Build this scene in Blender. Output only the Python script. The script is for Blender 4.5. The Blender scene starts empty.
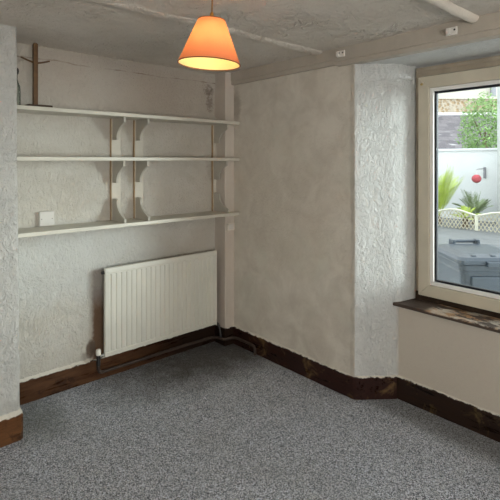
import bpy, bmesh, math, random
from mathutils import Vector, Matrix, noise
random.seed(7)
SC = bpy.context.scene
COL = SC.collection
CAM = Vector((-2.4058, -3.0426, 1.5)); YAW = 0.7276
SN, CS = math.sin(YAW), math.cos(YAW)

# ------------------------------------------------------------------ materials
class NT:
    def __init__(s, name):
        s.m = bpy.data.materials.new(name); s.m.use_nodes = True
        s.t = s.m.node_tree; s.t.nodes.clear()
        s.out = s.n('ShaderNodeOutputMaterial')
        s.b = s.n('ShaderNodeBsdfPrincipled')
        s.l(s.b.outputs[0], s.out.inputs[0])
        tc = s.n('ShaderNodeTexCoord'); s.co = tc.outputs['Object']
    def n(s, k, **kw):
        nd = s.t.nodes.new(k)
        for a, v in kw.items(): setattr(nd, a, v)
        return nd
    def l(s, a, b): s.t.links.new(a, b)
    def set(s, sock, v):
        if hasattr(v, 'is_output'): s.l(v, sock)
        else:
            if isinstance(v, tuple) and len(v) == 3 and sock.type == 'RGBA': v = v + (1,)
            sock.default_value = v
    def mapping(s, scale=(1, 1, 1), loc=(0, 0, 0)):
        m = s.n('ShaderNodeMapping'); s.l(s.co, m.inputs[0])
        m.inputs['Scale'].default_value = scale; m.inputs['Location'].default_value = loc
        return m.outputs[0]
    def noise(s, scale, detail=4, rough=.55, dist=0, vec=None):
        n = s.n('ShaderNodeTexNoise'); s.l(vec or s.co, n.inputs['Vector'])
        n.inputs['Scale'].default_value = scale; n.inputs['Detail'].default_value = detail
        n.inputs['Roughness'].default_value = rough; n.inputs['Distortion'].default_value = dist
        return n.outputs[0]
    def vor(s, scale, feature='F1', vec=None):
        n = s.n('ShaderNodeTexVoronoi', feature=feature); s.l(vec or s.co, n.inputs['Vector'])
        n.inputs['Scale'].default_value = scale
        return n.outputs[0]
    def ramp(s, f, a, b):
        r = s.n('ShaderNodeMapRange', clamp=True); s.set(r.inputs[0], f)
        r.inputs[1].default_value = a; r.inputs[2].default_value = b
        return r.outputs[0]
    def math(s, op, a, b=0.0, c=0.0):
        m = s.n('ShaderNodeMath', operation=op)
        s.set(m.inputs[0], a); s.set(m.inputs[1], b); s.set(m.inputs[2], c)
        return m.outputs[0]
    def mix(s, f, a, b):
        m = s.n('ShaderNodeMix', data_type='RGBA')
        s.set(m.inputs[0], f); s.set(m.inputs[6], a); s.set(m.inputs[7], b)
        return m.outputs[2]
    def xyz(s):
        x = s.n('ShaderNodeSeparateXYZ'); s.l(s.co, x.inputs[0]); return x.outputs
    def bump(s, h, dist=.005, strength=1.0, prev=None):
        b = s.n('ShaderNodeBump'); b.inputs['Strength'].default_value = strength
        b.inputs['Distance'].default_value = dist; s.l(h, b.inputs['Height'])
        if prev: s.l(prev, b.inputs['Normal'])
        return b.outputs[0]
    def fin(s, color, rough=.6, normal=None, spec=.3, metal=0.0):
        s.set(s.b.inputs['Base Color'], color); s.set(s.b.inputs['Roughness'], rough)
        s.b.inputs['Specular IOR Level'].default_value = spec
        s.b.inputs['Metallic'].default_value = metal
        if normal: s.l(normal, s.b.inputs['Normal'])
        return s.m

def plain(name, col, rough=.5, spec=.3, var=.12, scale=9, bump=0, metal=0.0):
    t = NT(name)
    n = t.noise(scale, 4)
    dark = tuple(c * (1 - var) for c in col); lite = tuple(min(1, c * (1 + var * .6)) for c in col)
    c = t.mix(t.ramp(n, .3, .7), dark, lite)
    return t.fin(c, rough, t.bump(t.noise(scale * 6, 3), bump) if bump else None, spec, metal)

def plaster(name, a, b, relief=.006, swirl=7.0, extra=None, fine=.0015, mask=None, lines=.35):
    t = NT(name)
    big = t.noise(1.4, 5, .6, .6)
    c = t.mix(t.ramp(big, .35, .65), a, b)
    med = t.noise(7, 5, .7, .4)
    c = t.mix(t.math('MULTIPLY', t.ramp(med, .5, .72), .35), c, tuple(v * .84 for v in a))
    # trowel strokes: a few curved ridges over a stippled coat
    w = t.noise(swirl, 2, .5, 2.6)
    ridge = t.math('SUBTRACT', 1.0, t.ramp(t.math('ABSOLUTE', t.math('SUBTRACT', w, .5)), 0.0, .05))
    amount = t.ramp(t.noise(1.7, 3), .46, .66)
    st = t.ramp(t.noise(swirl * 4.2, 5, .68, 1.4, t.mapping((1, 1, .62))), .30, .72)
    st2 = t.noise(swirl * 1.7, 4, .6, .8)
    h = t.math('MULTIPLY', t.math('MULTIPLY', ridge, amount), lines)
    h = t.math('ADD', h, t.math('MULTIPLY', st, .75))
    h = t.math('ADD', h, t.math('MULTIPLY', st2, 1.3))
    f = t.noise(120, 3, .65)
    if mask:
        mk = mask(t); h = t.math('MULTIPLY', h, mk); f = t.math('MULTIPLY', f, mk)
    nrm = t.bump(h, relief, 1.0)
    nrm = t.bump(f, fine, 1.0, nrm)
    grime = t.ramp(t.noise(26, 5, .7, .8), .68, .80)
    c = t.mix(t.math('MULTIPLY', grime, .30), c, (.33, .27, .20))
    if extra: c = extra(t, c)
    return t.fin(c, .72, nrm, .25)

def ell(t, X, Z, cx, cz, rx, rz, soft=.35, wob=.5, ns=9):
    """soft irregular blob mask in the X/Z plane of a wall (a stain or painted-in light or shade with a shape of its own)"""
    dx = t.math('DIVIDE', t.math('SUBTRACT', X, cx), rx); dz = t.math('DIVIDE', t.math('SUBTRACT', Z, cz), rz)
    d = t.math('ADD', t.math('MULTIPLY', dx, dx), t.math('MULTIPLY', dz, dz))
    d = t.math('ADD', d, t.math('MULTIPLY', t.math('SUBTRACT', t.noise(ns, 4, .7), .5), wob * 4))
    return t.math('SUBTRACT', 1.0, t.ramp(d, 1 - soft, 1 + soft))

def box_mask(t, X, Z, x0, x1, z0, z1, soft=.01, wob=.03, ns=30):
    n = t.math('MULTIPLY', t.math('SUBTRACT', t.noise(ns, 3), .5), wob)
    Xn = t.math('ADD', X, n); Zn = t.math('ADD', Z, n)
    m = t.ramp(Xn, x0 - soft, x0 + soft)
    m = t.math('MULTIPLY', m, t.math('SUBTRACT', 1.0, t.ramp(Xn, x1 - soft, x1 + soft)))
    m = t.math('MULTIPLY', m, t.ramp(Zn, z0 - soft, z0 + soft))
    return t.math('MULTIPLY', m, t.math('SUBTRACT', 1.0, t.ramp(Zn, z1 - soft, z1 + soft)))

def back_extra(t, c):
    o = t.xyz(); X, Z = o[0], o[2]
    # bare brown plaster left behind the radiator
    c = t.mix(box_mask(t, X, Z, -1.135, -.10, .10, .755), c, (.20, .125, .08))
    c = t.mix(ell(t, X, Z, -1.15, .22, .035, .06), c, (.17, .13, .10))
    # damp marks in the top right corner
    c = t.mix(t.math('MULTIPLY', ell(t, X, Z, -.155, 2.075, .040, .040, .9, 2.2, 40), .75), c, (.10, .07, .06))
    c = t.mix(t.math('MULTIPLY', ell(t, X, Z, -.145, 1.98, .03, .06, .9, 2.2, 40), .6), c, (.14, .10, .085))
    c = t.mix(t.math('MULTIPLY', ell(t, X, Z, -.12, 1.45, .05, .10, .6, 1.4, 18), .35), c, (.28, .21, .14))
    # long hairline crack under the ceiling
    cz = t.math('ADD', 2.118, t.math('MULTIPLY', t.noise(3.5, 5, .65), .05))
    cr = t.math('SUBTRACT', 1.0, t.ramp(t.math('ABSOLUTE', t.math('SUBTRACT', Z, cz)), .001, .006))
    c = t.mix(t.math('MULTIPLY', cr, t.ramp(t.noise(6, 3), .40, .60)), c, (.20, .16, .13))
    # yellowed upper wall with shade painted in; cool window light painted low down
    c = t.mix(t.math('MULTIPLY', ell(t, X, Z, -1.0, 2.06, .9, .30, .7, .5, 4), .45), c, (.40, .325, .27))
    c = t.mix(t.math('MULTIPLY', ell(t, X, Z, -1.3, .80, .6, .26, .6, .5, 4), .5), c, (.60, .62, .62))
    return c
M = {}
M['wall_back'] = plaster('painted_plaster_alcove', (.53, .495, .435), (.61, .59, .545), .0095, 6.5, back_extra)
M['wall_chimney'] = plaster('painted_plaster_breast', (.58, .575, .55), (.65, .645, .62), .013, 8)
def right_extra(t, c):
    o = t.xyz(); Y, Z = o[1], o[2]
    # the pier wall is a warmer, dirtier cream than the reveal
    m = t.math('MULTIPLY', t.ramp(Y, YE - .002, YE + .002), .8)
    mo = t.noise(5.5, 5, .65, .5); wallc = t.mix(t.ramp(mo, .36, .64), (.56, .50, .42), (.70, .645, .56))
    wallc = t.mix(t.math('MULTIPLY', t.ramp(t.noise(2.6, 4, .6, .7, t.mapping((1, 1, 1), (4, 2, 7))), .5, .7), .35), wallc, (.60, .62, .52))
    c = t.mix(m, c, wallc)
    mk = ell(t, Y, Z, -.6, 1.2, .55, .5, .8, .6, 3)
    c = t.mix(t.math('MULTIPLY', mk, .25), c, (.55, .47, .38))
    c = t.mix(t.math('MULTIPLY', ell(t, Y, Z, -.17, 1.95, .05, .12, .7, .8, 14), .5), c, (.20, .15, .12))
    m2 = t.math('MULTIPLY', t.math('SUBTRACT', 1.0, t.ramp(Z, .60, .612)), t.math('SUBTRACT', 1.0, t.ramp(Y, -1.515, -1.50)))
    return t.mix(m2, c, (.59, .54, .47))
def right_mask(t):
    o = t.xyz(); Y, Z = o[1], o[2]
    pier = t.ramp(Y, YE - .035, YE + .03)
    apron = t.math('MULTIPLY', t.math('SUBTRACT', 1.0, t.ramp(Z, .58, .61)), t.math('SUBTRACT', 1.0, t.ramp(Y, -1.515, -1.50)))
    return t.math('SUBTRACT', 1.0, t.math('MULTIPLY', t.math('MAXIMUM', pier, apron), .80))
YE = -1.333
M['wall_right'] = plaster('painted_plaster_window_side', (.74, .755, .745), (.80, .815, .805), .016, 9, right_extra, .002, right_mask, .15)
M['wall_plain'] = plaster('painted_plaster_rear', (.68, .65, .60), (.74, .71, .66))
M['ceiling'] = plaster('painted_plaster_ceiling', (.76, .695, .615), (.84, .79, .72), .020, 5.0, lines=.9)
M['trim'] = plaster('painted_timber_trim', (.43, .39, .335), (.51, .465, .405), .0015, 5)
M['strip'] = plaster('painted_strip', (.66, .60, .53), (.72, .67, .60), .003, 5)
M['lip'] = plaster('thick_cream_paint_edge', (.62, .59, .52), (.74, .71, .645), .003, 6)
M['boxing'] = plaster('painted_boxing', (.56, .50, .44), (.62, .57, .51), .0015, 5)

def carpet():
    t = NT('grey_carpet')
    v = t.n('ShaderNodeTexVoronoi'); t.l(t.co, v.inputs['Vector']); v.inputs['Scale'].default_value = 235; v.inputs['Randomness'].default_value = .8
    sep = t.n('ShaderNodeSeparateColor'); t.l(v.outputs['Color'], sep.inputs[0])
    n = t.noise(130, 3, .7)
    f = t.math('ADD', t.math('MULTIPLY', sep.outputs[0], .62), t.math('MULTIPLY', n, .76))
    c = t.mix(t.ramp(f, .38, 1.0), (.055, .062, .080), (.78, .83, .93))
    c = t.mix(t.math('MULTIPLY', t.ramp(sep.outputs[1], .90, .93), .8), c, (.92, .94, .97))
    c = t.mix(t.math('MULTIPLY', t.ramp(sep.outputs[2], .88, .92), .7), c, (.05, .05, .06))
    big = t.noise(1.5, 4, .6, .4)
    c = t.mix(t.math('MULTIPLY', t.ramp(big, .5, .75), .35), c, (.28, .285, .28))
    o = t.xyz(); X, Y = o[0], o[1]
    # shade painted in by the corner and recess, a grubby alcove patch, brown spills
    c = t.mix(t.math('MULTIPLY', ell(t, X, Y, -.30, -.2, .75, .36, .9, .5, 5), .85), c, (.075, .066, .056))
    c = t.mix(t.math('MULTIPLY', ell(t, X, Y, -1.58, -.22, .16, .24, .8, .6, 7), .5), c, (.15, .165, .145))
    c = t.mix(t.math('MULTIPLY', ell(t, X, Y, -1.33, -1.66, .13, .1, .8, .8, 9), .30), c, (.16, .14, .12))
    c = t.mix(t.math('MULTIPLY', ell(t, X, Y, -.95, -1.9, .10, .09, .8, .8, 9), .35), c, (.16, .145, .13))
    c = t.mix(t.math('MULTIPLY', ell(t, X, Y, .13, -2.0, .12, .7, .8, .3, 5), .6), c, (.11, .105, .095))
    return t.fin(c, .95, t.bump(f, .005, .7), .1)
M['carpet'] = carpet()

def skirt(name, a, b, patch, amt, axis, dark=False):
    t = NT(name)
    sc = {0: (2.0, 14, 14), 1: (14, 2.0, 14)}[axis]
    g = t.noise(3.0, 5, .65, .6, t.mapping(sc))
    c = t.mix(t.ramp(g, .32, .68), a, b)
    p = t.ramp(t.noise(7, 5, .7, .5), .60 - amt, .72 - amt)
    c = t.mix(t.math('MULTIPLY', p, .8), c, patch)
    o = t.xyz()
    if dark: c = t.mix(t.math('MULTIPLY', t.ramp(t.math('ADD', o[0], t.math('MULTIPLY', t.noise(5, 4), .3)), -.75, -.25), .85), c, (.010, .006, .005))  # shade under the radiator and towards the corner, painted into the board
    # ragged white paint lapping over the top edge
    z = t.math('ADD', o[2], t.math('MULTIPLY', t.math('SUBTRACT', t.noise(34, 4, .7), .5), .030))
    c = t.mix(t.ramp(z, .136, .139), c, (.70, .68, .62))
    return t.fin(c, t.ramp(g, .2, .9), t.bump(g, .003, .6), .25)
M['skirt_left'] = skirt('stained_skirting_breast', (.085, .032, .012), (.17, .075, .028), (.03, .012, .006), .02, 0)
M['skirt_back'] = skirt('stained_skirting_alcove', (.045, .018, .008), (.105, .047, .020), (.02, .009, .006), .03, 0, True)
M['skirt_right'] = skirt('stained_skirting_window_side', (.014, .005, .004), (.038, .013, .009), (.16, .10, .045), .05, 1)
M['skirt_recess'] = skirt('stained_skirting_recess', (.010, .005, .004), (.030, .015, .009), (.13, .09, .04), .05, 1)
M['shelf'] = plain('shelf_gloss_paint', (.60, .575, .50), .4, .4, .10, 6, .0006)
M['bracket'] = plain('bracket_paint', (.48, .455, .40), .5, .3, .10, 8, .0006)
M['batten'] = plain('batten_paint', (.60, .565, .49), .5, .3, .10, 8, .0006)
M['bare_wood'] = plain('tan_bare_edge', (.42, .30, .18), .7, .2, .25, 12)
M['radiator'] = plain('radiator_enamel', (.67, .66, .60), .35, .45, .05, 4)
M['valve_white'] = plain('white_valve_plastic', (.75, .73, .68), .4)
M['black_metal'] = plain('black_pipe_metal', (.02, .019, .02), .4, .5)
M['chrome'] = plain('dull_chrome', (.6, .6, .6), .3, .5, .1, 9, 0, .9)
M['pipe'] = plain('painted_copper_pipe', (.055, .038, .03), .5, .4, .5, 12)
M['mug_wood'] = plain('brown_stained_wood', (.125, .064, .024), .5, .35, .35, 22)
M['dark_wood'] = plain('dark_base_wood', (.05, .028, .015), .5, .35, .3, 18)
M['plate'] = plain('aged_white_plastic', (.60, .58, .55), .4, .4, .05)
M['plate_dim'] = plain('painted_over_plate', (.70, .65, .58), .5, .3, .06)
M['screw'] = plain('grey_screw', (.30, .28, .26), .4, .5, .1, 9, 0, .6)
M['bracket_white'] = plain('white_hook_plastic', (.80, .78, .74), .35, .4, .05)
M['frame'] = plain('window_frame_paint', (.60, .555, .45), .4, .4, .10, 5)
M['frame_outer'] = plain('window_outer_frame_paint', (.40, .345, .27), .5, .3, .2, 8)
M['bead'] = plain('white_glazing_bead', (.86, .86, .84), .35, .4, .03)
M['gasket'] = plain('black_gasket', (.012, .014, .02), .5, .3, .1)
M['gap_dark'] = plain('dark_brown_frame_foot', (.035, .022, .014), .7, .2, .4, 20)  # dark brown strip filling the gap below the sash
M['cap'] = plain('yellowed_cap', (.45, .33, .14), .4)

def sill_mat():
    t = NT('worn_dark_sill')
    o = t.xyz(); Y = o[1]
    g = t.noise(5, 5, .65, .5, t.mapping((14, 2.2, 14)))
    c = t.mix(t.ramp(g, .3, .7), (.045, .030, .024), (.11, .08, .062))
    br = t.math('MULTIPLY', t.math('SUBTRACT', 1.0, t.ramp(Y, -1.73, -1.69)), t.ramp(t.noise(9, 5, .7, .5, t.mapping((2.5, 1, 1))), .44, .5))
    br = t.math('MULTIPLY', br, t.ramp(o[2], .600, .604))
    c = t.mix(br, c, t.mix(t.ramp(t.noise(14, 4), .4, .62), (.44, .25, .12), (.56, .52, .45)))
    return t.fin(c, .5, t.bump(g, .002, .5), .35)
M['sill'] = sill_mat()

def shade_mat(name, diff, trans, f=.6):
    m = bpy.data.materials.new(name); m.use_nodes = True; t = m.node_tree; t.nodes.clear()
    o = t.nodes.new('ShaderNodeOutputMaterial'); d = t.nodes.new('ShaderNodeBsdfDiffuse')
    r = t.nodes.new('ShaderNodeBsdfTranslucent'); x = t.nodes.new('ShaderNodeMixShader')
    tc = t.nodes.new('ShaderNodeTexCoord'); n = t.nodes.new('ShaderNodeTexNoise'); n.inputs['Scale'].default_value = 90
    t.links.new(tc.outputs['Object'], n.inputs['Vector'])
    mx = t.nodes.new('ShaderNodeMix'); mx.data_type = 'RGBA'
    mx.inputs[6].default_value = (*[c * .93 for c in trans], 1); mx.inputs[7].default_value = (*trans, 1)
    t.links.new(n.outputs[0], mx.inputs[0])
    d.inputs[0].default_value = (*diff, 1); t.links.new(mx.outputs[2], r.inputs[0])
    x.inputs[0].default_value = f
    t.links.new(d.outputs[0], x.inputs[1]); t.links.new(r.outputs[0], x.inputs[2]); t.links.new(x.outputs[0], o.inputs[0])
    return m
M['shade'] = shade_mat('orange_lampshade_fabric', (.82, .34, .20), (.95, .40, .31), .6)
M['lining'] = shade_mat('cream_shade_lining', (.9, .86, .5), (.95, .85, .55), .45)
M['rim'] = plain('brown_shade_rim', (.20, .055, .02), .6)
M['brass'] = plain('lamp_holder_brass', (.50, .25, .06), .4, .5, .1, 9, 0, .5)
M['cord'] = plain('brown_flex', (.30, .14, .04), .5)
def emit(name, col, s):
    t = NT(name); t.fin((.9, .9, .85), .3)
    t.b.inputs['Emission Color'].default_value = (*col, 1); t.b.inputs['Emission Strength'].default_value = s
    return t.m
M['bulb'] = emit('lit_bulb', (1, .82, .45), 16)

def glass_mat(name, tint=(1, 1, 1), refl=.5):
    m = bpy.data.materials.new(name); m.use_nodes = True; t = m.node_tree; t.nodes.clear()
    o = t.nodes.new('ShaderNodeOutputMaterial'); a = t.nodes.new('ShaderNodeBsdfTransparent')
    g = t.nodes.new('ShaderNodeBsdfGlossy'); x = t.nodes.new('ShaderNodeMixShader'); f = t.nodes.new('ShaderNodeFresnel')
    k = t.nodes.new('ShaderNodeMath'); k.operation = 'MULTIPLY'; k.inputs[1].default_value = refl
    a.inputs[0].default_value = (*tint, 1); g.inputs['Roughness'].default_value = .03
    t.links.new(f.outputs[0], k.inputs[0]); t.links.new(k.outputs[0], x.inputs[0])
    t.links.new(a.outputs[0], x.inputs[1]); t.links.new(g.outputs[0], x.inputs[2]); t.links.new(x.outputs[0], o.inputs[0])
    return m
M['glass'] = glass_mat('window_glass', (.97, .99, .98), .6)
M['bottle'] = glass_mat('bottle_glass', (.80, .85, .82), .7)

# ------------------------------------------------------------------ mesh helpers
def obj(name, bm, mat, parent=None, smooth=False, loc=None, fix=True):
    if fix: bmesh.ops.recalc_face_normals(bm, faces=bm.faces)
    me = bpy.data.meshes.new(name); bm.to_mesh(me); bm.free()
    for p in me.polygons: p.use_smooth = smooth
    mats = mat if isinstance(mat, (list, tuple)) else [mat]
    if smooth: me.set_sharp_from_angle(angle=math.radians(40))
    for k in mats: me.materials.append(M[k] if isinstance(k, str) else k)
    o = bpy.data.objects.new(name, me); COL.objects.link(o)
    if loc: o.location = loc
    if parent: o.parent = parent
    return o
def struct(name, bm, mat, parent=None, smooth=False, **k):
    o = obj(name, bm, mat, parent, smooth, **k)
    if not parent: o['kind'] = 'structure'
    return o
def tag(o, label, cat, group=None):
    o['label'] = label; o['category'] = cat
    if group: o['group'] = group
    return o
def thing(name, label, cat, loc=(0, 0, 0), rz=0, group=None):
    o = bpy.data.objects.new(name, None); COL.objects.link(o); o.empty_display_size = .1
    o.location = loc; o.rotation_euler = (0, 0, rz)
    return tag(o, label, cat, group)
def BM(): return bmesh.new()
def box(bm, lo, hi, bev=0, seg=2, rot=None):
    lo, hi = Vector(lo), Vector(hi)
    r = bmesh.ops.create_cube(bm, size=1)
    vs = r['verts']; c = (lo + hi) / 2; s = hi - lo
    for v in vs: v.co = Vector((v.co.x * s.x, v.co.y * s.y, v.co.z * s.z)) + c
    if rot:
        for v in vs: v.co = rot @ v.co
    if bev:
        es = list({e for v in vs for e in v.link_edges})
        bmesh.ops.bevel(bm, geom=es, offset=bev, segments=seg, profile=.6, affect='EDGES')
    return bm
def lathe(bm, prof, n=32, c=(0, 0, 0), rot=None, cap=True):
    rings = []
    for r, z in prof:
        ring = []
        for i in range(n):
            a = 2 * math.pi * i / n
            p = Vector((r * math.cos(a), r * math.sin(a), z))
            if rot: p = rot @ p
            ring.append(bm.verts.new(p + Vector(c)))
        rings.append(ring)
    for A, B in zip(rings, rings[1:]):
        for i in range(n):
            bm.faces.new((A[i], A[(i + 1) % n], B[(i + 1) % n], B[i]))
    if cap:
        bm.faces.new(rings[0][::-1]); bm.faces.new(rings[-1])
    return bm
def tube(bm, pts, r, n=10, cap=True):
    pts = [Vector(p) for p in pts]; rings = []; up = None
    for i, p in enumerate(pts):
        d = (pts[min(i + 1, len(pts) - 1)] - pts[max(i - 1, 0)]).normalized()
        if up is None:
            up = Vector((0, 0, 1)) if abs(d.z) < .9 else Vector((1, 0, 0))
        s = d.cross(up).normalized(); up = s.cross(d).normalized()
        rr = r[i] if isinstance(r, (list, tuple)) else r
        rings.append([bm.verts.new(p + (s * math.cos(a) + up * math.sin(a)) * rr) for a in [2 * math.pi * k / n for k in range(n)]])
    for A, B in zip(rings, rings[1:]):
        for i in range(n): bm.faces.new((A[i], A[(i + 1) % n], B[(i + 1) % n], B[i]))
    if cap: bm.faces.new(rings[0][::-1]); bm.faces.new(rings[-1])
    return bm
def spline(pts, k=6):
    P = [Vector(p) for p in pts]; P = [P[0]] + P + [P[-1]]; out = []
    for i in range(1, len(P) - 2):
        for j in range(k):
            t = j / k; a, b, c, d = P[i - 1:i + 3]
            out.append(.5 * ((2 * b) + (c - a) * t + (2 * a - 5 * b + 4 * c - d) * t * t + (3 * b - a - 3 * c + d) * t ** 3))
    return out + [P[-2]]
def prism(bm, poly, axis, a, b, bev=0):
    """poly in the two other axes, extruded along axis from a to b"""
    def P(u, v, w): return {0: (w, u, v), 1: (u, w, v), 2: (u, v, w)}[axis]
    A = [bm.verts.new(P(u, v, a)) for u, v in poly]; B = [bm.verts.new(P(u, v, b)) for u, v in poly]
    fs = [bm.faces.new(A), bm.faces.new(B[::-1])]
    for i in range(len(poly)):
        j = (i + 1) % len(poly); fs.append(bm.faces.new((A[i], B[i], B[j], A[j])))
    return bm
def resample(path, res):
    out = [Vector((*path[0], 0))]
    for a, b in zip(path, path[1:]):
        a, b = Vector((*a, 0)), Vector((*b, 0)); n = max(1, int(math.ceil((b - a).length / res)))
        for i in range(1, n + 1): out.append(a.lerp(b, i / n))
    return out
def path_normals(P):
    N = []
    for i in range(len(P)):
        d = (P[min(i + 1, len(P) - 1)] - P[max(i - 1, 0)]).normalized(); N.append(Vector((d.y, -d.x, 0)))
    return N
def relief(p, amp):
    q = p * 2.3; a = noise.noise(q) * 1.0 + noise.noise(p * 6.1 + Vector((3, 7, 1))) * .55 + noise.noise(p * 15 + Vector((9, 2, 5))) * .28
    return a * amp
def wall_sheet(bm, path, z0, z1, res=.03, amp=.005, fn=None):
    P = resample(path, res); N = path_normals(P); nz = max(1, int(math.ceil((z1 - z0) / res)))
    G = []
    for p, n in zip(P, N):
        col = []
        for k in range(nz + 1):
            q = Vector((p.x, p.y, z0 + (z1 - z0) * k / nz))
            col.append(bm.verts.new(q + n * (relief(q, amp) + (fn(q) if fn else 0))))
        G.append(col)
    for A, B in zip(G, G[1:]):
        for k in range(nz): bm.faces.new((A[k], B[k], B[k + 1], A[k + 1]))
    return bm
def skirting(bm, path, z1=.1385, thick=.014, jit=.004, seed=0):
    """solid board following the wall, with a ragged top edge"""
    P = resample(path, .012); N = path_normals(P); R = []
    for i, (p, n) in enumerate(zip(P, N)):
        s = p.x + p.y
        top = z1 + jit * (noise.noise(Vector((s * 14, seed, 0))) + .8 * noise.noise(Vector((s * 45, seed, 3))))
        th = thick + .003 * noise.noise(Vector((s * 5, seed, 8)))
        w = p - n * .02; f = p + n * th; f2 = p + n * (th - .004)
        R.append([bm.verts.new((w.x, w.y, -.01)), bm.verts.new((f.x, f.y, -.01)), bm.verts.new((f.x, f.y, top - .006)),
                  bm.verts.new((f2.x, f2.y, top)), bm.verts.new((w.x, w.y, top + .003))])
    for A, B in zip(R, R[1:]):
        for k in range(5): bm.faces.new((A[k], B[k], B[(k + 1) % 5], A[(k + 1) % 5]))
    bm.faces.new(R[0]); bm.faces.new(R[-1][::-1])
    return bm
def lip(bm, path, z, thick=.010, h=.012, seed=0):
    """ragged lower edge of thick paint and plaster above the skirting"""
    P = resample(path, .012); N = path_normals(P); R = []
    for p, n in zip(P, N):
        s = p.x + p.y
        a = thick * (1 + .5 * noise.noise(Vector((s * 22, seed, 1)))); lo = z + .006 * noise.noise(Vector((s * 18, seed, 4))) + .004 * noise.noise(Vector((s * 60, seed, 2)))
        R.append([bm.verts.new((*(p - n * .01).xy, lo)), bm.verts.new((*(p + n * a).xy, lo + .001)), bm.verts.new((*(p + n * a * .9).xy, lo + h * .5)), bm.verts.new((*(p - n * .006).xy, lo + h * 2.2))])
    for A, B in zip(R, R[1:]):
        for k in range(4): bm.faces.new((A[k], B[k], B[(k + 1) % 4], A[(k + 1) % 4]))
    bm.faces.new(R[0]); bm.faces.new(R[-1][::-1])
    return bm

# ------------------------------------------------------------------ room shell
ZC = 2.2253
XL, YR = -4.3, -5.2           # far left wall and rear wall, behind the camera
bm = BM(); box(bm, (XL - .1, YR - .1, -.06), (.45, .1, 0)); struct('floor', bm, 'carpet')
bm = BM()                      # ceiling sheet with hand-plastered waves
nx, ny = 110, 130
V = [[None] * (ny + 1) for _ in range(nx + 1)]
for i in range(nx + 1):
    for j in range(ny + 1):
        x = XL - .05 + (.05 - XL + .05) * i / nx; y = YR - .05 + (.1 - YR) * j / ny
        V[i][j] = bm.verts.new((x, y, ZC + relief(Vector((x, y, 0)), .006)))
for i in range(nx):
    for j in range(ny): bm.faces.new((V[i][j], V[i][j + 1], V[i + 1][j + 1], V[i + 1][j]))
box(bm, (XL - .2, YR - .2, ZC + .03), (.55, .3, ZC + .15))
struct('ceiling', bm, 'ceiling', smooth=True)

def back_fn(q):                # uneven ledge just under the ceiling
    z = 2.10 - .03 * (q.x + 1.7) * 0 + .008 * noise.noise(Vector((q.x * 3, 0, 0)))
    return .006 if q.z > z else 0
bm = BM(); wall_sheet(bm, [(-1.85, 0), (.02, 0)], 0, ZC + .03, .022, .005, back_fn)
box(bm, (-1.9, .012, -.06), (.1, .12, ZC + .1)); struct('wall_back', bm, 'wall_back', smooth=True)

BX, BY = -1.694, -.381
bm = BM(); rc = .012
wall_sheet(bm, [(XL - .02, BY), (BX - .03, BY), (BX - rc, BY), (BX - .004, BY + .004), (BX, BY + rc), (BX, BY + .04), (BX, .03)], .0, ZC + .03, .022, .004, lambda q: -.019 * q.z / 2.2)
box(bm, (XL - .1, BY + .02, -.06), (BX - .02, .12, ZC + .1)); struct('wall_chimney', bm, 'wall_chimney', smooth=True)

# right wall: flat pier, splayed reveal, apron under the sill, window opening
XA, XW = .217, .36
WY0, WY1 = -1.56, -2.92
PIER = [(0, .03), (0, -.14), (0, YE + .004), (.004, YE - .003), (.03, YE - .026)]
SPLAY = [(.10, -1.416), (.185, -1.486)]
far = lambda pts: [(x, WY0 + WY1 - y) for x, y in pts]
LOW = PIER + SPLAY + [(XA, -1.509), (XA, -1.53)]
low = LOW + far(LOW)[:2][::-1] if False else LOW + [(x, y) for x, y in [(XA, -2.95), (XA, -2.97), (.185, -3.0), (.10, -3.076), (.02, -3.14), (0, -3.165), (0, YR)]]
UPL = PIER + SPLAY + [(.235, -1.515), (.30, -1.527), (XW + .08, -1.54)]
UPR = [(XW + .08, -2.94), (.30, -2.953), (.235, -2.965), (.185, -3.0), (.10, -3.076), (.02, -3.14), (0, -3.165), (0, YR)]
ZS, ZB = .6065, 2.1126
bm = BM()
wall_sheet(bm, low, 0, ZS - .012, .022, .004)
wall_sheet(bm, UPL, ZS - .012, ZB + .01, .022, .004)
wall_sheet(bm, UPR, ZS - .012, ZB + .01, .03, .004)
wall_sheet(bm, [(.0, .03), (.0, YR)], ZB + .004, ZC + .03, .03, .003)
# soffit over the recess
NX, NY = 16, 64
S = [[bm.verts.new((-.005 + .46 * i / NX, -1.27 - 1.95 * j / NY, ZB + .004 + .004 * noise.noise(Vector((i * .4, j * .4, 2))))) for j in range(NY + 1)] for i in range(NX + 1)]
for i in range(NX):
    for j in range(NY): bm.faces.new((S[i][j], S[i + 1][j], S[i + 1][j + 1], S[i][j + 1]))
# outer leaf of the wall around the opening
box(bm, (.40, YR - .1, -.3), (.50, .12, .60)); box(bm, (.40, YR - .1, 2.10), (.50, .12, ZC + .15))
box(bm, (.40, -1.545, .60), (.50, .12, 2.10)); box(bm, (.40, YR - .1, .60), (.50, -2.935, 2.10))
struct('wall_right', bm, 'wall_right', smooth=True)

bm = BM(); wall_sheet(bm, [(.05, YR), (XL - .05, YR)], 0, ZC + .03, .05, .004)
struct('wall_rear', bm, 'wall_plain', smooth=True)
bm = BM(); wall_sheet(bm, [(XL, YR - .05), (XL, .1)], 0, ZC + .03, .05, .004)
box(bm, (XL - .12, YR - .1, -.06), (XL - .03, .12, ZC + .1)); box(bm, (XL - .1, YR - .12, -.06), (.5, YR - .03, ZC + .1))
struct('wall_left', bm, 'wall_plain', smooth=True)

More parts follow.
